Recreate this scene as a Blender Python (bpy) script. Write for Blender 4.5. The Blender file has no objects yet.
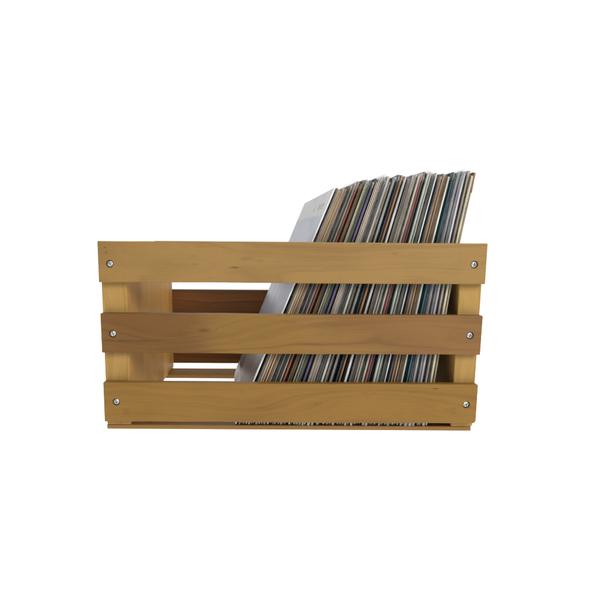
import bpy, bmesh, math, random
from mathutils import Vector, Matrix
R = random.Random(7)
scene = bpy.context.scene
C = scene.collection

# ------------------------------------------------------------------ helpers
def lin(c):
    c = c / 255.0
    return c / 12.92 if c <= 0.04045 else ((c + 0.055) / 1.055) ** 2.4

def rgb(r, g, b, k=1.0):
    return (lin(r) * k, lin(g) * k, lin(b) * k, 1.0)

def link(name, mesh, mat=None, parent=None, loc=(0, 0, 0)):
    o = bpy.data.objects.new(name, mesh)
    C.objects.link(o)
    if mat is not None:
        mesh.materials.append(mat)
    o.location = loc
    if parent is not None:
        o.parent = parent
    return o

def mesh_from(bm, name, smooth=False):
    bmesh.ops.recalc_face_normals(bm, faces=bm.faces[:])
    me = bpy.data.meshes.new(name)
    bm.to_mesh(me)
    bm.free()
    if smooth:
        for p in me.polygons:
            p.use_smooth = True
    return me

def tag(o, label, cat, group=None):
    o['label'] = label
    o['category'] = cat
    if group:
        o['group'] = group

class NT:
    """small node-tree helper"""
    def __init__(self, name):
        self.m = bpy.data.materials.new(name)
        self.m.use_nodes = True
        self.t = self.m.node_tree
        self.b = self.t.nodes['Principled BSDF']
    def node(self, kind, **kw):
        n = self.t.nodes.new(kind)
        for k, v in kw.items():
            setattr(n, k, v)
        return n
    def put(self, sock, v):
        if isinstance(v, bpy.types.NodeSocket):
            self.t.links.new(v, sock)
        else:
            sock.default_value = v
    def math(self, op, a, b=0.0, c=None, clamp=False):
        n = self.node('ShaderNodeMath', operation=op, use_clamp=clamp)
        self.put(n.inputs[0], a)
        self.put(n.inputs[1], b)
        if c is not None:
            self.put(n.inputs[2], c)
        return n.outputs[0]
    def vmath(self, op, a, b):
        n = self.node('ShaderNodeVectorMath', operation=op)
        self.put(n.inputs[0], a)
        self.put(n.inputs[1], b)
        return n.outputs['Value'] if op in ('LENGTH', 'DOT_PRODUCT') else n.outputs[0]
    def noise(self, vec, scale=1.0, detail=2.0, rough=0.5, dist=0.0):
        n = self.node('ShaderNodeTexNoise')
        self.put(n.inputs['Vector'], vec)
        n.inputs['Scale'].default_value = scale
        n.inputs['Detail'].default_value = detail
        n.inputs['Roughness'].default_value = rough
        n.inputs['Distortion'].default_value = dist
        return n.outputs[0]
    def rng(self, v, a, b, lo=0.0, hi=1.0, smooth=True):
        n = self.node('ShaderNodeMapRange')
        n.interpolation_type = 'SMOOTHSTEP' if smooth else 'LINEAR'
        self.put(n.inputs[0], v)
        for i, x in enumerate((a, b, lo, hi)):
            n.inputs[1 + i].default_value = x
        return n.outputs[0]
    def mix(self, f, a, b, kind='MIX'):
        n = self.node('ShaderNodeMix', data_type='RGBA', blend_type=kind)
        self.put(n.inputs[0], f)
        self.put(n.inputs[6], a)
        self.put(n.inputs[7], b)
        return n.outputs[2]

# ------------------------------------------------------------------ wood
def tint(c, r, g, b):
    return (c[0] * r, c[1] * g, c[2] * b, 1.0)

def wood(name, light, dark, seed=0, grain='x', knots=(), spots=(), rings=95.0, contrast=0.55,
         warp=0.0072, stain=None, arch=(), fib=0.35, patches=(), gloss=0.22):
    """honey stained board: growth rings bent round knots, fibres, pores, blotches. grain = local axis of the fibres."""
    n = NT(name)
    tc = n.node('ShaderNodeTexCoord').outputs['Object']
    sep = n.node('ShaderNodeSeparateXYZ')
    n.put(sep.inputs[0], tc)
    X, Y, Z = sep.outputs
    if grain == 'x':
        g, a, b = X, Z, Y
    elif grain == 'z':
        g, a, b = Z, Y, X
    else:
        g, a, b = Y, X, Z
    def vec(x, y, z):
        c = n.node('ShaderNodeCombineXYZ')
        for i, q in enumerate((x, y, z)):
            n.put(c.inputs[i], q)
        return c.outputs[0]
    def lv(kg, ka, kb):          # stretched lookup vector
        return vec(n.math('MULTIPLY_ADD', g, kg, seed * 3.7), n.math('MULTIPLY_ADD', a, ka, seed * 1.3),
                   n.math('MULTIPLY_ADD', b, kb, seed * 7.1))
    w1 = n.math('SUBTRACT', n.noise(lv(5, 14, 14), 1, 2), 0.5)
    w2 = n.math('SUBTRACT', n.noise(lv(30, 70, 70), 1, 2), 0.5)
    v = n.math('ADD', a, n.math('MULTIPLY', b, 0.6))
    v = n.math('MULTIPLY_ADD', w1, warp * 4, v)
    v = n.math('MULTIPLY_ADD', w2, warp * 0.35, v)
    core = None
    for (kg, ka, sg, sa, amp, dk) in list(knots) + [(q[0], q[1], q[2], q[3], q[4], 0) for q in arch]:
        dg = n.math('DIVIDE', n.math('SUBTRACT', g, kg), sg)
        da = n.math('DIVIDE', n.math('SUBTRACT', a, ka), sa)
        d2 = n.math('ADD', n.math('MULTIPLY', dg, dg), n.math('MULTIPLY', da, da))
        e = n.math('EXPONENT', n.math('MULTIPLY', d2, -1.0))
        v = n.math('MULTIPLY_ADD', e, amp, v)
        if dk:
            kk = n.math('MULTIPLY', n.math('POWER', e, 3.0), dk)
            kk = n.math('MULTIPLY', kk, n.rng(n.noise(lv(160, 500, 500), 1, 3), 0.3, 0.6, 0.45, 1.0))
            core = kk if core is None else n.math('MAXIMUM', core, kk)
    ring = n.noise(vec(n.math('MULTIPLY', v, rings), seed * 5.3, n.math('MULTIPLY', g, 0.8)), 1, 3, 0.55)
    ring = n.rng(ring, 0.36, 0.68)
    line = n.noise(vec(n.math('MULTIPLY', v, rings * 3.2), seed * 2.3, n.math('MULTIPLY', g, 2.0)), 1, 2, 0.6)
    line = n.rng(line, 0.56, 0.70)
    fibre = n.noise(lv(14, 900, 900), 1, 3, 0.6)
    pores = n.rng(n.noise(lv(55, 1700, 1700), 1, 2, 0.5), 0.62, 0.74)
    blot = n.rng(n.noise(lv(7, 16, 16), 1, 3, 0.55), 0.3, 0.72)
    f = n.math('MULTIPLY', ring, contrast * .85)
    f = n.math('MULTIPLY_ADD', line, contrast * 0.62, f)
    f = n.math('MULTIPLY_ADD', n.math('SUBTRACT', fibre, 0.5), fib, f)
    f = n.math('MULTIPLY_ADD', n.math('SUBTRACT', blot, 0.4), 0.30, f)
    f = n.math('MULTIPLY_ADD', pores, 0.10, f, clamp=True)
    col = n.mix(f, light, dark)
    if stain:
        col = n.mix(n.math('MULTIPLY', n.rng(n.noise(lv(6, 9, 9), 1.0, 2), 0.45, 0.68), stain[1]), col, stain[0])
    for (pg, sg, pcol, amt) in patches:      # boards are glued up of lengths of different tone
        dg = n.math('DIVIDE', n.math('SUBTRACT', n.math('MULTIPLY_ADD', w1, .06, g), pg), sg)
        col = n.mix(n.math('MULTIPLY', n.math('EXPONENT', n.math('MULTIPLY', n.math('POWER', n.math('ABSOLUTE', dg), 4.0), -1.0)), amt), col, n.mix(f, pcol, tuple(q * .6 for q in pcol[:3]) + (1,)))
    # handling dirt: small dark scuffs and pale rubs
    dirt = n.rng(n.noise(lv(38, 110, 110), 1, 4, .65), .60, .74)
    col = n.mix(n.math('MULTIPLY', dirt, .30), col, dark)
    rub = n.rng(n.noise(lv(90, 420, 420), 1, 3, .6), .66, .76)
    col = n.mix(n.math('MULTIPLY', rub, .16), col, light)
    dark2 = tuple(x * 0.30 for x in dark[:3]) + (1,)
    if core is not None:
        col = n.mix(core, col, dark2)
    for (sg, sa, rad) in spots:      # nail holes and pin knots
        dg = n.math('SUBTRACT', g, sg)
        da = n.math('SUBTRACT', a, sa)
        d = n.math('SQRT', n.math('ADD', n.math('MULTIPLY', n.math('MULTIPLY', dg, dg), 0.45), n.math('MULTIPLY', da, da)))
        d = n.math('MULTIPLY_ADD', w2, rad * 1.2, d)
        col = n.mix(n.rng(d, rad * 0.35, rad * 1.1, 0.6, 0.0), col, dark2)
    n.put(n.b.inputs['Base Color'], col)
    n.put(n.b.inputs['Roughness'], n.math('MULTIPLY_ADD', fibre, 0.22, 0.38))
    n.b.inputs['Specular IOR Level'].default_value = gloss
    bp = n.node('ShaderNodeBump')
    bp.inputs['Strength'].default_value = 0.35
    bp.inputs['Distance'].default_value = 0.0008
    n.put(bp.inputs['Height'], n.math('SUBTRACT', fibre, n.math('MULTIPLY', pores, 0.7)))
    n.put(n.b.inputs['Normal'], bp.outputs[0])
    return n.m

K = 0.41                                      # reflectance of the stain against its sunlit look
TOPW = wood('honey_wood_top', tint(rgb(184, 146, 88, K), 1.02, .99, .80), tint(rgb(134, 93, 44, K), 1.02, .99, .80), 1.0, knots=[(-0.068, -0.006, .010, .0022, .003, .75), (-0.115, -.0025, .008, .0018, .003, .35)],
            arch=[(-.23, .030, .12, .020, -.030), (-.12, -.028, .10, .018, .022), (.04, -.028, .20, .012, .012)],
            spots=[(-.2215, .0165, .0011), (-.2205, .0107, .0012)], contrast=.30, rings=130)
MIDW = wood('honey_wood_mid', tint(rgb(172, 128, 78, K), .95, .93, .56), tint(rgb(104, 66, 30, K), .95, .93, .56), 2.0, knots=[(-.106, .004, .011, .0036, .008, .62), (-.135, .0, .030, .006, .006, .2), (-.20, -.0095, .06, .0018, .004, .55)],
            arch=[(-.16, .0, .09, .022, .02), (.13, .012, .16, .020, -.026)], contrast=.40, rings=120, stain=(tint(rgb(150, 100, 62, K), .95, .93, .56), .5), fib=.55,
            patches=[(-.175, .075, tint(rgb(138, 92, 48, K), .95, .93, .60), .85), (-.045, .050, tint(rgb(168, 126, 62, K), .95, .93, .56), .8), (.20, .10, tint(rgb(162, 114, 74, K), .95, .93, .66), .6)])
BOTW = wood('honey_wood_bottom', tint(rgb(178, 134, 74, K), .90, .865, .46), tint(rgb(126, 84, 34, K), .90, .865, .46), 3.0, knots=[(.178, .0195, .006, .0012, .002, .9)],
            arch=[(-.05, .0, .10, .02, .012), (.10, .004, .11, .018, -.022)], contrast=.32, rings=140, fib=.45)
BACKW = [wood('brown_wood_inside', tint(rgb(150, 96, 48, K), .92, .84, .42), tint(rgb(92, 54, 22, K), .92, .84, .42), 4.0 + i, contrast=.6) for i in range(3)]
ENDW = wood('pale_end_wood', tint(rgb(198, 158, 92, K), 1.36, 1.44, 1.28), tint(rgb(158, 112, 56, K), 1.36, 1.44, 1.28), 8.0, grain='z', contrast=.42, rings=60, spots=[(.074, -.1805, .0016)])
SLATW = wood('brown_floor_wood', tint(rgb(176, 128, 74, K), 1.04, 1.06, .72), tint(rgb(122, 82, 42, K), 1.04, 1.06, .72), 9.5, contrast=.45)
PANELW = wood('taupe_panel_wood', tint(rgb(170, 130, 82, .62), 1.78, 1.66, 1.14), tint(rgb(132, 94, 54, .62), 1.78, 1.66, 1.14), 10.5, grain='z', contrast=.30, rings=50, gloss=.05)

# ------------------------------------------------------------------ crate
L, D, T = 0.4606, 0.3868, 0.012
ZO = 0.0057                                   # camera solve had the ground at 0.0057
rails = [(0.2384 - ZO, 0.1901 - ZO), (0.1526 - ZO, 0.1044 - ZO), (0.0675 - ZO, 0.0179 - ZO)]
FLOOR = 0.0104 - ZO
crate = bpy.data.objects.new('record_crate', None)
C.objects.link(crate)
crate.location = (0, D / 2, 0)
tag(crate, 'honey stained slatted wooden crate holding the leaning records', 'crate')

def finish(o):                                # bake modifiers without operators
    dg = bpy.context.evaluated_depsgraph_get()
    me = bpy.data.meshes.new_from_object(o.evaluated_get(dg))
    o.modifiers.clear()
    old = o.data
    o.data = me
    bpy.data.meshes.remove(old)

def board(name, mat, sx, sy, sz, centre, bev=0.0012, nx=1, warpf=None, parent=crate, chop=None):
    bm = bmesh.new()
    bmesh.ops.create_cube(bm, size=1)
    for v in bm.verts:
        v.co = Vector((v.co.x * sx, v.co.y * sy, v.co.z * sz))
    if nx > 1:
        for k in range(1, nx):
            x = -sx / 2 + sx * k / nx
            bmesh.ops.bisect_plane(bm, geom=bm.verts[:] + bm.edges[:] + bm.faces[:], plane_co=(x, 0, 0), plane_no=(1, 0, 0))
        ph = [R.uniform(0, 6.3) for _ in range(8)]
        for v in bm.verts:
            q = 0 if v.co.z > 0 else 4
            x = v.co.x
            v.co.z += .00022 * math.sin(19 * x + ph[q]) + .00012 * math.sin(73 * x + ph[q + 1]) + R.uniform(-1, 1) * .00007
            v.co.y += .00030 * math.sin(14 * x + ph[q + 2]) + R.uniform(-1, 1) * .00004
    if chop:                                  # a worn lower right corner
        es = [e for e in bm.edges if abs(e.verts[0].co.x - sx / 2) < 1e-5 and abs(e.verts[1].co.x - sx / 2) < 1e-5
              and e.verts[0].co.z < 0 and e.verts[1].co.z < 0]
        bmesh.ops.bevel(bm, geom=es, offset=chop, segments=1, affect='EDGES')
    bmesh.ops.bevel(bm, geom=[e for e in bm.edges if len(e.link_faces) == 2 and e.calc_face_angle() > .5], offset=bev, segments=3, profile=.5, affect='EDGES', clamp_overlap=True)
    me = mesh_from(bm, name)
    o = link(name, me, mat, parent, Vector(centre) - (parent.location if parent else Vector()))
    return o

def screw_mesh():
    bm = bmesh.new()
    r = 0.0043
    prof = [(0.0012, -0.004), (r * .98, -0.004), (r, -0.0034), (r, -0.0026), (r * .93, -0.0020), (r * .74, -0.0013), (r * .45, -0.0008), (0.0, -0.00065)]
    # lathe round local -y (towards the viewer)
    n = 32
    rings_ = []
    for (q, y) in prof:
        if q == 0.0:
            rings_.append([bm.verts.new((0, -(y + .004), 0))])
        else:
            rings_.append([bm.verts.new((q * math.cos(2 * math.pi * k / n), -(y + .004), q * math.sin(2 * math.pi * k / n))) for k in range(n)])
    for a, b in zip(rings_, rings_[1:]):
        for k in range(n):
            if len(b) == 1:
                bm.faces.new((a[k], a[(k + 1) % n], b[0]))
            else:
                bm.faces.new((a[k], a[(k + 1) % n], b[(k + 1) % n], b[k]))
    bm.faces.new(rings_[0])
    return mesh_from(bm, 'screw', True)

def slot_mesh(ang):
    bm = bmesh.new()
    r = bmesh.ops.create_cube(bm, size=1)
    for v in r['verts']:
        v.co = Vector((v.co.x * .0050, v.co.y * .0060, v.co.z * .00135))
        v.co = Matrix.Rotation(ang, 3, 'Y') @ v.co
    return mesh_from(bm, 'slot')

st = NT('zinc_plated_steel')
stc = n_ = st.noise(st.node('ShaderNodeTexCoord').outputs['Object'], 900, 3)
st.put(st.b.inputs['Base Color'], st.mix(stc, (.33, .345, .36, 1), (.53, .54, .55, 1)))
st.b.inputs['Metallic'].default_value = 1.0
st.put(st.b.inputs['Roughness'], st.math('MULTIPLY_ADD', stc, .25, .30))
STEEL = st.m

def boolean(o, mesh, loc, kind='DIFFERENCE'):
    t = bpy.data.objects.new('cutter', mesh)
    C.objects.link(t)
    t.location = loc
    bpy.context.view_layer.update()
    m = o.modifiers.new('b', 'BOOLEAN')
    m.object = t
    m.solver = 'EXACT'
    m.operation = kind
    finish(o)
    bpy.data.objects.remove(t)

def cyl_mesh(r, depth):
    bm = bmesh.new()
    bmesh.ops.create_cone(bm, cap_ends=True, segments=40, radius1=r, radius2=r, depth=depth, matrix=Matrix.Rotation(math.pi / 2, 4, 'X'))
    return mesh_from(bm, 'bore')

screw_pos = [((-.2164, .0268), (.2158, .0250)), ((-.2160, .0248), (.2162, .0243)), ((-.2150, .0245), (.2170, .0255))]
for i, (zt, zb) in enumerate(rails):
    m = (TOPW, MIDW, BOTW)[i]
    cz = (zt + zb) / 2
    rail = board('front_rail', m, L, T, zt - zb, (0, T / 2, cz), bev=.0011, nx=58, chop=.0026 if i == 2 else None)
    for (sx, dz) in screw_pos[i]:
        z = zt - dz
        boolean(rail, cyl_mesh(.00452, .0088), (sx, 0, z))
        s = link('screw', screw_mesh(), STEEL, rail, Vector((sx, 0.0039, z)) - rail.location - crate.location)
        bpy.context.view_layer.update()
        a = R.uniform(.2, 1.3)
        boolean(s, slot_mesh(a), (sx, 0.0008, z))
        boolean(s, slot_mesh(a + math.pi / 2), (sx, 0.00085, z))
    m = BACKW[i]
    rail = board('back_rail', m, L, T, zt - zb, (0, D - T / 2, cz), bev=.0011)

pt_l, pt_r = 0.0305, 0.0272
for sx, pt in ((-1, pt_l), (1, pt_r)):
    panel = board('end_panel', ENDW, pt, D - 2 * T - .0002, rails[0][0] - .0012 - FLOOR, (sx * (.2304 - pt / 2), D / 2, (rails[0][0] - .0012 + FLOOR) / 2 + .0001), bev=.0014)
    panel.data.materials.append(PANELW)       # broad faces' separate colour holds the light level inside the crate
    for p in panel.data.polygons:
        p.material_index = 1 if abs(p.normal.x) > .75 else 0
for k, (y0, y1) in enumerate(((T + .0002, .064), (.098, .161), (.200, .2631), (.3068, .3657))):
    board('floor_slat', SLATW, .4595, y1 - y0, FLOOR + .0010, (-.0009, (y0 + y1) / 2, (FLOOR - .0010) / 2), bev=.0007)

# ------------------------------------------------------------------ records
def card(name, rough=.55, spec=.22, wear=.22, fray_glint=.95):
    """printed card; the colour is the object's own colour, broken by scuffs, fine lengthwise print lines and pale worn ends with painted glints"""
    n = NT(name)
    tc = n.node('ShaderNodeTexCoord').outputs['Object']
    oi = n.node('ShaderNodeObjectInfo')
    base = oi.outputs['Color']
    off = n.node('ShaderNodeCombineXYZ')
    rr = n.math('MULTIPLY', oi.outputs['Random'], 37.0)
    for i in range(3):
        n.put(off.inputs[i], rr)
    def nz(sx, sy, sz, d=2):
        return n.noise(n.vmath('ADD', n.vmath('MULTIPLY', tc, (sx, sy, sz)), off.outputs[0]), 1, d)
    lines = n.rng(nz(1500, 60, 5), .40, .62, -.5, .5)
    speck = n.rng(nz(900, 300, 420, 3), .58, .72)
    patch = n.rng(nz(60, 60, 22, 3), .35, .7, -.5, .5)
    hsv = n.node('ShaderNodeHueSaturation')
    n.put(hsv.inputs['Color'], base)
    n.put(hsv.inputs['Value'], n.math('ADD', n.math('MULTIPLY_ADD', lines, .45, 1.0), n.math('MULTIPLY', patch, .45)))
    col = n.mix(n.math('MULTIPLY', speck, wear), hsv.outputs[0], n.mix(.5, base, (.42, .40, .36, 1)))
    sp = n.node('ShaderNodeSeparateXYZ')
    n.put(sp.inputs[0], tc)
    edge = n.math('MULTIPLY', n.rng(sp.outputs[1], .001, .007, 1, 0), n.math('MAXIMUM', n.rng(sp.outputs[2], .003, .012, 1, 0), n.rng(sp.outputs[2], .304, .313, 0, .35)))
    edge = n.math('MULTIPLY', edge, n.rng(nz(700, 200, 160, 3), .40, .56))
    col = n.mix(n.math('MULTIPLY', edge, fray_glint), col, (.52, .50, .46, 1))     # corners frayed to bare board; lower ones paled as painted glints
    n.put(n.b.inputs['Base Color'], col)
    n.b.inputs['Roughness'].default_value = rough
    n.b.inputs['Specular IOR Level'].default_value = spec
    return n.m
CARD = card('printed_card')
BLACKCARD = card('dark_printed_card', .6, .12, .08, .55)
PAPER = card('inner_paper', .8, .1, .15)

pl = NT('clear_polythene')
tr = pl.node('ShaderNodeBsdfTransparent')
tr.inputs[0].default_value = (.97, .97, .97, 1)
pl.b.inputs['Base Color'].default_value = (.46, .47, .48, 1)
pn = pl.noise(pl.vmath('MULTIPLY', pl.node('ShaderNodeTexCoord').outputs['Object'], (30, 40, 60)), 1, 2)
pl.b.inputs['Roughness'].default_value = .18
pl.b.inputs['Specular IOR Level'].default_value = .5
bp = pl.node('ShaderNodeBump')
bp.inputs['Strength'].default_value = .3
bp.inputs['Distance'].default_value = .001
pl.put(bp.inputs['Height'], pn)
pl.put(pl.b.inputs['Normal'], bp.outputs[0])
mx = pl.node('ShaderNodeMixShader')
psep = pl.node('ShaderNodeSeparateXYZ')
pl.put(psep.inputs[0], pl.node('ShaderNodeTexCoord').outputs['Object'])
pz = psep.outputs[2]
creased = pl.math('MAXIMUM', pl.rng(pz, .004, .008, .42, 0), pl.rng(pz, .311, .3165, 0, .34))   # polythene goes white where it is creased
pl.put(mx.inputs[0], pl.math('ADD', pl.rng(pn, .35, .75, .02, .12), creased, clamp=True))
pl.put(mx.inputs[1], tr.outputs[0])
pl.put(mx.inputs[2], pl.b.outputs[0])
pl.put(pl.t.nodes['Material Output'].inputs[0], mx.outputs[0])
POLY = pl.m

S = 0.3145                                    # a twelve inch sleeve
NZ = 26
def loft(bm, prof, H, bowf, corner=.002, cback=.003, yb=.3145, y_in=None, z0=0.0, z1=None):
    """prof: list of (x, y) round the section; y below 5 mm is the front edge, above 300 mm the back edge"""
    z1 = H if z1 is None else z1
    zs = sorted(set([z0 + (z1 - z0) * k / NZ for k in range(NZ + 1)] + [z1 - cback * q for q in (.1, .3, .6)] + [z0 + cback * q for q in (.1, .3, .6)]
                    + [z1 - corner * q for q in (.1, .3, .6, 1)] + [z0 + corner * q for q in (.1, .3, .6, 1)]))
    zs = [z for z in zs if z0 <= z <= z1]
    rings_ = []
    for z in zs:
        e = min(z - z0, z1 - z)
        cf = corner - math.sqrt(max(0, corner ** 2 - max(0, corner - e) ** 2)) if e < corner else 0
        cb_ = cback if z < H / 2 else .004
        cb = cb_ - math.sqrt(max(0, cb_ ** 2 - max(0, cb_ - e) ** 2)) if e < cb_ else 0
        ring = []
        for (x, y) in prof:
            yy = y + cf if y < .02 else (y - cb if y > .29 else y)
            ring.append(bm.verts.new((x + bowf(z / H, y), yy, z)))
        rings_.append(ring)
    m = len(prof)
    for a, b in zip(rings_, rings_[1:]):
        for k in range(m):
            bm.faces.new((a[k], a[(k + 1) % m], b[(k + 1) % m], b[k]))
    bm.faces.new(rings_[0])
    bm.faces.new(rings_[-1])

def solid_prof(t, d):
    q = min(t * .35, .0007)
    return [(-t, q * 1.3), (-t + q * .4, q * .4), (-t + q, 0), (-q, 0), (-q * .4, q * .4), (0, q * 1.3), (0, d * .33), (0, d * .66), (0, d), (-t, d), (-t, d * .66), (-t, d * .33)]

# (colour, look) of every sleeve from left to right: rgb as seen, width, style, label
# style: s spine, o open side with two boards and paper, b black spine; trailing p: in a clear outer
REC = [
 ((216, 216, 222), 1.5, 's1', 'record in pale blue cover with white top band, leftmost of the row'),
 ((10, 10, 12), 1.35, 'b', 'black record sleeve directly behind the pale blue cover'),
 ((176, 160, 140), 1.5, 'o', 'thin greyish cream sleeve right after the black one behind the pale blue cover'),
 ((226, 208, 184), 1.6, 'o', 'brightest cream sleeve of the tan cluster near the pale blue cover'),
 ((186, 156, 118), 2.2, 's', 'wider tan sleeve left of its twin in the tan cluster by the pale blue cover'),
 ((178, 148, 110), 2.2, 's', 'wider tan sleeve right of its twin in the tan cluster by the pale blue cover'),
 ((140, 106, 74), 1.6, 'o', 'brown sleeve at the right of the two wider tan sleeves'),
 ((206, 186, 160), 1.5, 'o', 'pale cream sleeve closing the tan cluster, beside a dark plum sleeve'),
 ((34, 24, 30), 2.2, 'b', 'dark plum black sleeve just right of the tan cluster'),
 ((126, 120, 116), 2.2, 's', 'grey sleeve right of the dark plum sleeve'),
 ((108, 96, 84), 1.7, 'o', 'taupe sleeve between a grey and a pale grey green one'),
 ((160, 168, 158), 2.0, 'sp', 'pale grey green sleeve immediately left of the rust red sleeve'),
 ((158, 82, 54), 2.6, 's', 'rust red sleeve with brown upper end, left part of the row'),
 ((14, 11, 10), 1.9, 'b', 'black sleeve touching the right side of the rust red sleeve'),
 ((164, 132, 96), 1.5, 'o', 'tan edged open sleeve, second to the right of the rust red sleeve'),
 ((132, 104, 78), 1.6, 'o', 'dull brown open sleeve, third to the right of the rust red sleeve'),
 ((30, 26, 22), 1.2, 'b', 'thin black sleeve before the cream edged sleeve near the purple one'),
 ((206, 198, 170), 1.4, 'o', 'cream edged sleeve, fourth to the left of the purple sleeve'),
 ((130, 130, 112), 2.2, 'sp', 'olive grey sleeve in clear plastic, third to the left of the purple sleeve'),
 ((118, 124, 104), 2.0, 'o', 'grey green open sleeve, second to the left of the purple sleeve'),
 ((58, 60, 58), 1.3, 'b', 'charcoal sleeve directly left of the purple sleeve'),
 ((100, 92, 130), 2.8, 's', 'purple spined record sleeve, the only purple one'),
 ((32, 32, 44), 1.5, 'b', 'dark navy sleeve directly right of the purple sleeve'),
 ((214, 200, 172), 2.0, 'o', 'cream and black striped open sleeve, second to the right of the purple sleeve'),
 ((206, 190, 170), 2.0, 'o', 'cream and black striped open sleeve, third to the right of the purple sleeve'),
 ((190, 168, 156), 1.9, 'op', 'pinkish cream open sleeve, fourth to the right of the purple sleeve'),
 ((92, 92, 90), 2.0, 'op', 'dark grey open sleeve, second to the left of the thick pale grey spine'),
 ((104, 104, 100), 2.0, 's', 'dark grey sleeve touching the left side of the thick pale grey spine'),
 ((196, 196, 188), 2.8, 's', 'thick pale grey spine left of the khaki brown sleeve'),
 ((124, 110, 88), 2.6, 's', 'khaki brown sleeve between two pale grey spines'),
 ((66, 60, 54), 1.3, 'b', 'thin dark taupe sleeve right of the khaki brown sleeve'),
 ((152, 154, 150), 2.9, 'sp', 'mid grey sleeve left of a black gap and the dark blue sleeve'),
 ((12, 12, 13), 1.8, 'b', 'black sleeve directly left of the dark blue sleeve'),
 ((52, 66, 78), 2.6, 's', 'dark blue slate sleeve left of the orange brown one'),
 ((168, 118, 74), 2.5, 's', 'orange brown sleeve standing beside the wide white spine'),
 ((16, 14, 13), 1.7, 'b', 'black sleeve between the orange brown and the wide white spine'),
 ((206, 204, 204), 2.8, 's', 'wide white spine in the middle of the row, right of orange brown'),
 ((20, 19, 18), 1.5, 'b', 'black sleeve directly right of the wide white middle spine'),
 ((146, 140, 132), 1.7, 'o', 'grey finely striped sleeve, second to the right of the wide white middle spine'),
 ((136, 130, 122), 1.7, 'o', 'grey finely striped sleeve, third to the right of the wide white middle spine'),
 ((168, 154, 144), 2.3, 's', 'pinkish taupe sleeve, fourth to the left of the dusty red spine'),
 ((212, 206, 180), 1.6, 'o', 'thin cream open sleeve, third to the left of the dusty red spine'),
 ((16, 16, 12), 2.2, 'b', 'black sleeve, second to the left of the dusty red spine'),
 ((196, 194, 174), 2.3, 'sp', 'pale cream sleeve touching the left side of the dusty red spine'),
 ((158, 82, 78), 3.0, 's', 'dusty red spine, the only red one in the right half'),
 ((96, 92, 90), 1.7, 's', 'dark grey sleeve touching the right side of the dusty red spine'),
 ((12, 14, 12), 1.7, 'b', 'black sleeve, second to the right of the dusty red spine'),
 ((178, 186, 172), 2.6, 'sp', 'pale grey green spine, third to the right of the dusty red spine'),
 ((168, 172, 166), 1.9, 's', 'pale grey spine, fourth to the right of the dusty red spine'),
 ((16, 18, 18), 1.3, 'b', 'thin black sleeve left of the olive grey sleeve in the right half'),
 ((126, 128, 112), 2.0, 'o', 'olive grey open sleeve between two black ones in the right half'),
 ((14, 18, 16), 1.5, 'b', 'black sleeve right of the olive grey one, beside a thin white spine'),
 ((206, 212, 210), 1.6, 's', 'thin white spine left of a blue black sleeve and the brown cluster'),
 ((22, 28, 38), 1.6, 'b', 'blue black sleeve right of the thin white spine before the brown cluster'),
 ((96, 100, 106), 1.3, 'o', 'thin slate sleeve at the left edge of the brown cluster'),
 ((166, 134, 104), 2.5, 's', 'tan brown sleeve, first of the brown cluster left of the bright white spine'),
 ((172, 140, 104), 2.3, 's', 'lighter tan sleeve, second of the brown cluster left of the bright white spine'),
 ((120, 92, 58), 2.0, 's', 'darker brown sleeve, third of the brown cluster left of the bright white spine'),
 ((148, 118, 74), 1.5, 'o', 'ochre brown sleeve touching the left side of the bright white spine'),
 ((222, 218, 206), 2.4, 's', 'bright white spine directly left of the teal sleeves'),
 ((26, 42, 42), 1.6, 'b', 'dark green black sleeve between the bright white spine and the teal one'),
 ((40, 108, 124), 2.2, 's', 'teal blue spined sleeve, the only teal one'),
 ((84, 66, 62), 1.7, 's', 'dark maroon speckled sleeve directly right of the teal one'),
 ((112, 112, 120), 1.7, 's', 'slate grey sleeve, second to the right of the teal one'),
 ((200, 200, 204), 1.5, 'o', 'thin white open sleeve, third to the right of the teal one'),
 ((34, 30, 36), 1.2, 'b', 'thin black sleeve, fourth to the right of the teal one'),
 ((134, 134, 132), 2.6, 'sp', 'grey sleeve in crinkled plastic directly left of the lilac white one'),
 ((190, 188, 204), 2.6, 'sp', 'lilac white sleeve in crinkled plastic near the right end'),
 ((44, 36, 46), 1.2, 'b', 'thin dark violet sleeve right of the lilac white one'),
 ((166, 154, 134), 2.6, 's', 'tan grey sleeve, fourth from the right end of the row'),
 ((58, 44, 30), 1.2, 'b', 'thin dark brown sleeve, third from the right end of the row'),
 ((206, 196, 164), 2.6, 's', 'cream sleeve, second from the right end of the row'),
 ((180, 162, 128), 2.2, 's2', 'tan record sleeve with brown upper corner, rightmost, against the crate end'),
]
XB0, XB1 = -0.0687, 0.1738
XT0, XT1 = 0.0508, 0.2168
PH = 0.0535
tot = sum(r[1] for r in REC)
# how much taller or shorter than 315 mm the sleeves stand along the row (mm)
prof_h = [(0, 0), (.03, -1.5), (.09, -1.5), (.10, -2.5), (.115, 0), (.15, 2), (.19, 4), (.25, 2.5), (.30, 3), (.37, 3), (.40, 1.5), (.44, 3.0), (.52, 1), (.56, 2), (.59, 3.0), (.625, 4.5), (.66, 2.5), (.70, 0),
          (.76, -.5), (.78, .5), (.81, -1.5), (.87, -1.5), (.92, 0.5), (.95, -1), (.98, -2.2), (1, -1.5)]
def hmm(u):
    for (a, p), (b, q) in zip(prof_h, prof_h[1:]):
        if u <= b:
            return (p + (q - p) * (u - a) / max(1e-6, b - a)) / 1000
    return prof_h[-1][1] / 1000

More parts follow.
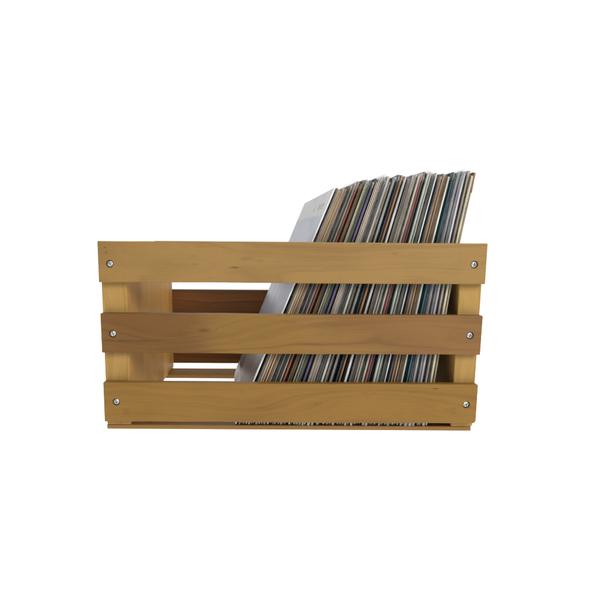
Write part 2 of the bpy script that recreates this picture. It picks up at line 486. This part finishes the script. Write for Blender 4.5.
cv = NT('white_cover_card')
cn = cv.noise(cv.node('ShaderNodeTexCoord').outputs['Object'], 60, 4)
cv.put(cv.b.inputs['Base Color'], cv.mix(cv.rng(cn, .35, .7), rgb(200, 202, 204, .78), rgb(210, 212, 213, .78)))
cv.b.inputs['Roughness'].default_value = .45
cv.b.inputs['Specular IOR Level'].default_value = .25
COVER = cv.m
art = NT('cover_print')
ac = art.node('ShaderNodeTexCoord').outputs['Object']
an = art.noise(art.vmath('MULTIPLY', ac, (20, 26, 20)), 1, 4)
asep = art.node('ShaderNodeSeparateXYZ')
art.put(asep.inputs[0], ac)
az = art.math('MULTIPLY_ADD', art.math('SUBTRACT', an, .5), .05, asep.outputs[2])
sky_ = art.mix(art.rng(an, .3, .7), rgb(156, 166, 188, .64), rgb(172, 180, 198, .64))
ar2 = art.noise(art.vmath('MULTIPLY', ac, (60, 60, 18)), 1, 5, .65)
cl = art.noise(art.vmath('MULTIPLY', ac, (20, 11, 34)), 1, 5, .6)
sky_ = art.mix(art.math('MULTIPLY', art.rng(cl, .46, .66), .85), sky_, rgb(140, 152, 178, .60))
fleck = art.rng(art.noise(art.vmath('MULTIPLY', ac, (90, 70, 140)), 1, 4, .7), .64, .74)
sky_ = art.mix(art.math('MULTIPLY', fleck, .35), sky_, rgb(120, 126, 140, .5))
shaded_print = art.mix(art.rng(ar2, .42, .68), rgb(112, 104, 108, .56), rgb(158, 152, 154, .56))
art.put(art.b.inputs['Base Color'], art.mix(art.rng(az, .095, .135), shaded_print, sky_))   # pale blue print; crate shade painted grey into its lower part
art.b.inputs['Roughness'].default_value = .35
ART = art.m
ink = NT('faded_grey_ink')
inn = ink.noise(ink.node('ShaderNodeTexCoord').outputs['Object'], 700, 2)
ink.put(ink.b.inputs['Base Color'], ink.mix(inn, rgb(152, 154, 158, .74), rgb(184, 185, 188, .74)))
ink.b.inputs['Roughness'].default_value = .5
INK = ink.m
bk = NT('gap_shade_black')
kn = bk.noise(bk.node('ShaderNodeTexCoord').outputs['Object'], 80, 4)
bk.put(bk.b.inputs['Base Color'], bk.mix(bk.rng(kn, .35, .75), (.012, .012, .013, 1), (.03, .029, .028, 1)))
bk.b.inputs['Specular IOR Level'].default_value = .12
GAP_SHADE = bk.m
tp = NT('brown_paper_tape')
tn = tp.noise(tp.node('ShaderNodeTexCoord').outputs['Object'], 300, 3)
tp.put(tp.b.inputs['Base Color'], tp.mix(tn, rgb(92, 58, 36, .7), rgb(130, 86, 58, .7)))
TAPE = tp.m

KR = 0.66
acc = 0.0
for i, (col, w, style, label) in enumerate(REC):
    u0, u1 = acc / tot, (acc + w) / tot
    acc += w
    u = u1 if i else 0.004
    xb = XB0 + (XB1 - XB0) * u
    xt = XT0 + (XT1 - XT0) * u
    th = math.asin((xt - xb) / S)
    t = (w / tot) * (XT1 - XT0) * math.cos(th) * .92
    if i == 0:
        t = .0022
    first, last = i == 0, i == len(REC) - 1
    H = S + hmm((u0 + u1) / 2) + (0 if first or last else R.choice((R.uniform(-.0010, .0010), R.uniform(-.0052, .0016), R.uniform(-.0040, .0020))))
    if not first and not last:
        H = min(H, .3198)
    dep = Vector((-math.sin(PH), math.cos(PH), 0))
    c, s_ = math.cos(PH), math.sin(PH)
    up = Vector((c * math.sin(th), s_ * math.sin(th), math.cos(th)))
    nx = dep.cross(up)
    y0 = .0140 if first else (.0134 + (R.uniform(0, .0030) if style[0] != 'b' else R.uniform(.0012, .0055)))
    M = Matrix((nx, dep, up)).transposed().to_4x4()
    M.translation = Vector((xb, y0, FLOOR + .0003)) 
    bow = .003 * u * u
    j1, j2, p1, p2 = R.uniform(-1, 1) * .00022, R.uniform(-1, 1) * .00012, R.uniform(0, 6), R.uniform(0, 6)
    if first or last:
        j1 = j2 = 0
    def bowf(s, y, bow=bow, j1=j1, j2=j2, p1=p1, p2=p2):
        return -bow * math.sin(math.pi * max(0, min(1, s)) ** 1.5) + (j1 * math.sin(5 * s + p1) + j2 * math.sin(13 * s + p2)) * (1 if y < .1 else .3)
    d = .3085 if i else .311
    bm = bmesh.new()
    fc = R.uniform(.0008, .0022)
    if style[0] in 'sb':
        loft(bm, solid_prof(t, d), H, bowf, corner=.0012 if first else fc, cback=.022 if first else .003)
        me = mesh_from(bm, 'record_sleeve')
        o = link('record_sleeve', me, BLACKCARD if style[0] == 'b' else CARD)
    else:
        bt = min(.00065, t * .30)
        e = R.uniform(.0, .0008)
        for (xa, xb_) in ((-t, -t + bt), (-bt, 0)):
            loft(bm, [(xa, e), (xb_, e), (xb_, d * .5), (xb_, d), (xa, d), (xa, d * .5)], H, bowf, corner=fc)
            e = R.uniform(.0, .0008)
        # back fold closing the two boards
        loft(bm, [(-t + bt, d - .001), (-bt, d - .001), (-bt, d), (-t + bt, d)], H, bowf, corner=fc)
        me = mesh_from(bm, 'record_sleeve')
        o = link('record_sleeve', me, CARD)
        bm = bmesh.new()
        g = min(.0005, (t - 2 * bt) * .5)
        cx = -t / 2 + R.uniform(-1, 1) * .15 * (t - 2 * bt - g)
        rec = R.uniform(.0012, .004)
        loft(bm, [(cx - g / 2, rec), (cx + g / 2, rec), (cx + g / 2, d - .004), (cx - g / 2, d - .004)], H, bowf, corner=.002, z0=.001, z1=H - .003)
        inner = link('inner_sleeve', mesh_from(bm, 'inner_sleeve'), PAPER, o)
        k2 = R.choice((.15, .15, .35, .7))
        inner.color = tuple(lin(q) * k2 for q in (210, 202, 186)) + (1,)
    o.matrix_world = M
    gy = sum(col) / 3
    o.color = rgb(*[255 * (max(0, gy + (q - gy) * .78) / 255) ** 1.18 for q in col], KR)
    tag(o, label, 'record', 'records leaning in the crate')
    if first:
        o.data.materials[0] = COVER
        # the printed picture below the white band, on the face that looks left
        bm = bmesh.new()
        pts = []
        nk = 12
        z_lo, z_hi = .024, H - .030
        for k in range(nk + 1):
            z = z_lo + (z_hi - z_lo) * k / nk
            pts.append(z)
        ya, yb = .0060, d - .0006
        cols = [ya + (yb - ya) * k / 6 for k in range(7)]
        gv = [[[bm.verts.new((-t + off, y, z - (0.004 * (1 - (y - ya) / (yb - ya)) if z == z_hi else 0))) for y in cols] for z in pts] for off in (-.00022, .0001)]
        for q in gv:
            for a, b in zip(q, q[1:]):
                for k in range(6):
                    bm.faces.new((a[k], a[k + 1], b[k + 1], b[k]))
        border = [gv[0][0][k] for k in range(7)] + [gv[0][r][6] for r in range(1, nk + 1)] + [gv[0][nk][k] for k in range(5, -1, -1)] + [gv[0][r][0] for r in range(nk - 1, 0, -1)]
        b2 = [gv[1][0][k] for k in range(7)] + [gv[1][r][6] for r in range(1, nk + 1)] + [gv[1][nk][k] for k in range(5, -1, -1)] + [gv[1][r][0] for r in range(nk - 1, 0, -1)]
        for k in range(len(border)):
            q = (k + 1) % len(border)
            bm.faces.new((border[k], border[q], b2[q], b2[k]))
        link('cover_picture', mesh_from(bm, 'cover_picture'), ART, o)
        # faint, worn title marks in the white band: an upright letter, then slanting strokes
        bm = None
        def stroke(y, z, yy, zz, wd=.0011):
            a, b = Vector((y, z)), Vector((yy, zz))
            q = (b - a).normalized()
            pq = Vector((-q.y, q.x)) * wd / 2
            vs = [a + pq, a - pq, b - pq, b + pq]
            lo = [bm.verts.new((-t - .00018, v.x, v.y)) for v in vs]
            hi = [bm.verts.new((-t + .0001, v.x, v.y)) for v in vs]
            bm.faces.new(lo); bm.faces.new(hi)
            for k in range(4):
                bm.faces.new((lo[k], lo[(k + 1) % 4], hi[(k + 1) % 4], hi[k]))
        zb_ = H - .0245
        # seen from the left the text runs from the back (large y) to the front (small y)
        for strokes in ([(.118, zb_, .118, zb_ + .0095, .003), (.1164, zb_ + .0006, .106, zb_ + .0006)],
                        [(.078, zb_, .075, zb_ + .0075, .003), (.0738, zb_ + .0072, .0695, zb_ + .0066)],
                        [(.066, zb_, .063, zb_ + .0075, .003), (.0618, zb_ + .0072, .0575, zb_ + .0066)],
                        [(.050, zb_, .047, zb_ + .0075, .003), (.0458, zb_ + .0072, .0415, zb_ + .0066)],
                        [(.038, zb_, .035, zb_ + .0075, .003), (.0338, zb_ + .0072, .0295, zb_ + .0066)]):
            bm = bmesh.new()
            for q in strokes:
                stroke(*q)
            link('title_letter', mesh_from(bm, 'title_letter'), INK, o)
    if last:
        o.data.materials.append(GAP_SHADE)        # unseen face painted black to deepen the shade beside the crate end
        for p in o.data.polygons:
            if p.normal.x > .8:
                p.material_index = 1
        bm = bmesh.new()
        loft(bm, solid_prof(t + .0005, .03), .024, lambda s, y: 0, corner=.002)
        me = mesh_from(bm, 'corner_tape')
        tape = link('corner_tape', me, TAPE, o, (.0002 + bowf(.96, 0), -.0003, H - .0238))
    if style.endswith('p') or (not first and not last and R.random() < .30):
        # clear outer bag, standing a few millimetres proud, open at the top
        bm = bmesh.new()
        ex = R.uniform(.0018, .0042) if style.endswith('p') else R.uniform(.0004, .0014)
        hh = H + ex
        ph = [R.uniform(0, 6.3) for _ in range(4)]
        zs = [-.0002 + (hh + .0002) * k / 60 for k in range(61)]
        ys = [-.0012, .0, .02, .06, .11, .17, .23, .29, d + .002]
        xs2 = []
        for sd in (0, 1):
            grid = []
            for z in zs:
                row = []
                for y in ys:
                    s = z / hh
                    crk = .00035 * math.sin(41 * s + ph[0]) * math.sin(60 * y + ph[1]) + .00022 * math.sin(97 * s + ph[2])
                    fl = max(0, (z - H + .002)) * 0
                    x = (-t - .00012 if sd == 0 else .00012) + bowf(min(1, s), y) + fl + (crk * .5 if y <= .001 else crk * .12)
                    zz = z + (max(0, s - .97) / .03) * .0006 * math.sin(9 * y + ph[1])
                    ear = max(0, 1 - z / .0065) * (.0004 + .0002 * math.sin(ph[1] * 5)) if y < .001 else 0    # the bag's lower corner sags forward
                    row.append(bm.verts.new((x + ear * .12 * math.sin(900 * z + ph[0]), y - ear + (.0008 * math.sin(23 * s + ph[2]) * (y < 0)), zz)))
                grid.append(row)
            xs2.append(grid)
        for grid in xs2:
            for a, b in zip(grid, grid[1:]):
                for k in range(len(ys) - 1):
                    bm.faces.new((a[k], a[k + 1], b[k + 1], b[k]))
        for k in range(60):                    # front and back folds
            for q in (0, -1):
                bm.faces.new((xs2[0][k][q], xs2[1][k][q], xs2[1][k + 1][q], xs2[0][k + 1][q]))
        for k in range(len(ys) - 1):           # bottom seam
            bm.faces.new((xs2[0][0][k], xs2[0][0][k + 1], xs2[1][0][k + 1], xs2[1][0][k]))
        link('plastic_outer', mesh_from(bm, 'plastic_outer', True), POLY, o)

# ------------------------------------------------------------------ white sweep, light, camera
gm = NT('added_backlit_sheet')   # added translucent sheet, lit from below to whiten shaded gaps
gn = gm.noise(gm.node('ShaderNodeTexCoord').outputs['Object'], 220, 3)
gm.put(gm.b.inputs['Base Color'], gm.mix(gn, (.88, .88, .88, 1), (.92, .92, .92, 1)))
gcol = gm.b.inputs['Base Color'].links[0].from_socket
gd, gt, gx = gm.node('ShaderNodeBsdfDiffuse'), gm.node('ShaderNodeBsdfTranslucent'), gm.node('ShaderNodeMixShader')
gm.put(gd.inputs[0], gcol)
gm.put(gt.inputs[0], gcol)
gx.inputs[0].default_value = .5
gm.put(gx.inputs[1], gd.outputs[0])
gm.put(gx.inputs[2], gt.outputs[0])
gm.put(gm.t.nodes['Material Output'].inputs[0], gx.outputs[0])
bm = bmesh.new()
bmesh.ops.create_grid(bm, x_segments=8, y_segments=8, size=1.25, matrix=Matrix.Translation((0, .35, 0)))
ground = link('ground', mesh_from(bm, 'ground'), gm.m, None, (0, 0, -.0011))
ground['kind'] = 'structure'

w = bpy.data.worlds.new('World')
scene.world = w
w.use_nodes = True
bg = w.node_tree.nodes['Background']
# a white studio: bright backdrop beyond the sheet, dimmer room behind the camera
wt = w.node_tree
tcw = wt.nodes.new('ShaderNodeTexCoord')
sw = wt.nodes.new('ShaderNodeSeparateXYZ')
mw = wt.nodes.new('ShaderNodeMapRange')
mw.interpolation_type = 'SMOOTHSTEP'
wt.links.new(tcw.outputs['Generated'], sw.inputs[0])
wt.links.new(sw.outputs[1], mw.inputs[0])
for i, x in enumerate((-.35, .30, .34, 1.15)):
    mw.inputs[1 + i].default_value = x
wt.links.new(mw.outputs[0], bg.inputs[1])
bg.inputs[0].default_value = (1, 1, 1, 1)

def area(name, loc, target, sx, sy, power):
    l = bpy.data.lights.new(name, 'AREA')
    l.shape = 'RECTANGLE'
    l.size, l.size_y = sx, sy
    l.energy = power
    l.color = (1, .985, .96)
    o = bpy.data.objects.new(name, l)
    C.objects.link(o)
    o.location = loc
    o.rotation_euler = (Vector(target) - Vector(loc)).to_track_quat('-Z', 'Y').to_euler()
    return o
area('softbox_front', (.75, -1.9, 1.25), (0, .1, .12), 1.3, 1.0, 62)
area('softbox_overhead', (.1, -.2, 1.9), (0, .15, .1), 1.4, 1.0, 16)
area('added_underlight', (0, .35, -.5), (0, .351, 0), 2.9, 2.9, 58)  # added light under the sheet, keeps gaps and contact free of shadow

cam = bpy.data.cameras.new('camera')
co = bpy.data.objects.new('camera', cam)
C.objects.link(co)
pitch, yaw, roll = .17736, .00375, .0067
cp, sp, cy, sy = math.cos(pitch), math.sin(pitch), math.cos(yaw), math.sin(yaw)
f = Vector((sy * cp, cy * cp, -sp))
r = Vector((cy, -sy, 0))
up = r.cross(f)
r2 = r * math.cos(roll) + up * math.sin(roll)
u2 = -r * math.sin(roll) + up * math.cos(roll)
M = Matrix((r2, u2, -f)).transposed().to_4x4()
M.translation = Vector((-.03064, -.74053, .23931 - ZO))
co.matrix_world = M
cam.sensor_width = 36
cam.lens = 619.15 / 600 * 36
cam.shift_x = (300 - 268.37) / 600
cam.shift_y = (352.11 - 300) / 600
cam.clip_start = .01
cam.clip_end = 200
scene.camera = co

vs = scene.view_settings
vs.view_transform = 'Standard'
vs.look = 'None'
vs.exposure = 0
vs.gamma = 1
scene.cycles.max_bounces = 12
scene.cycles.transparent_max_bounces = 24
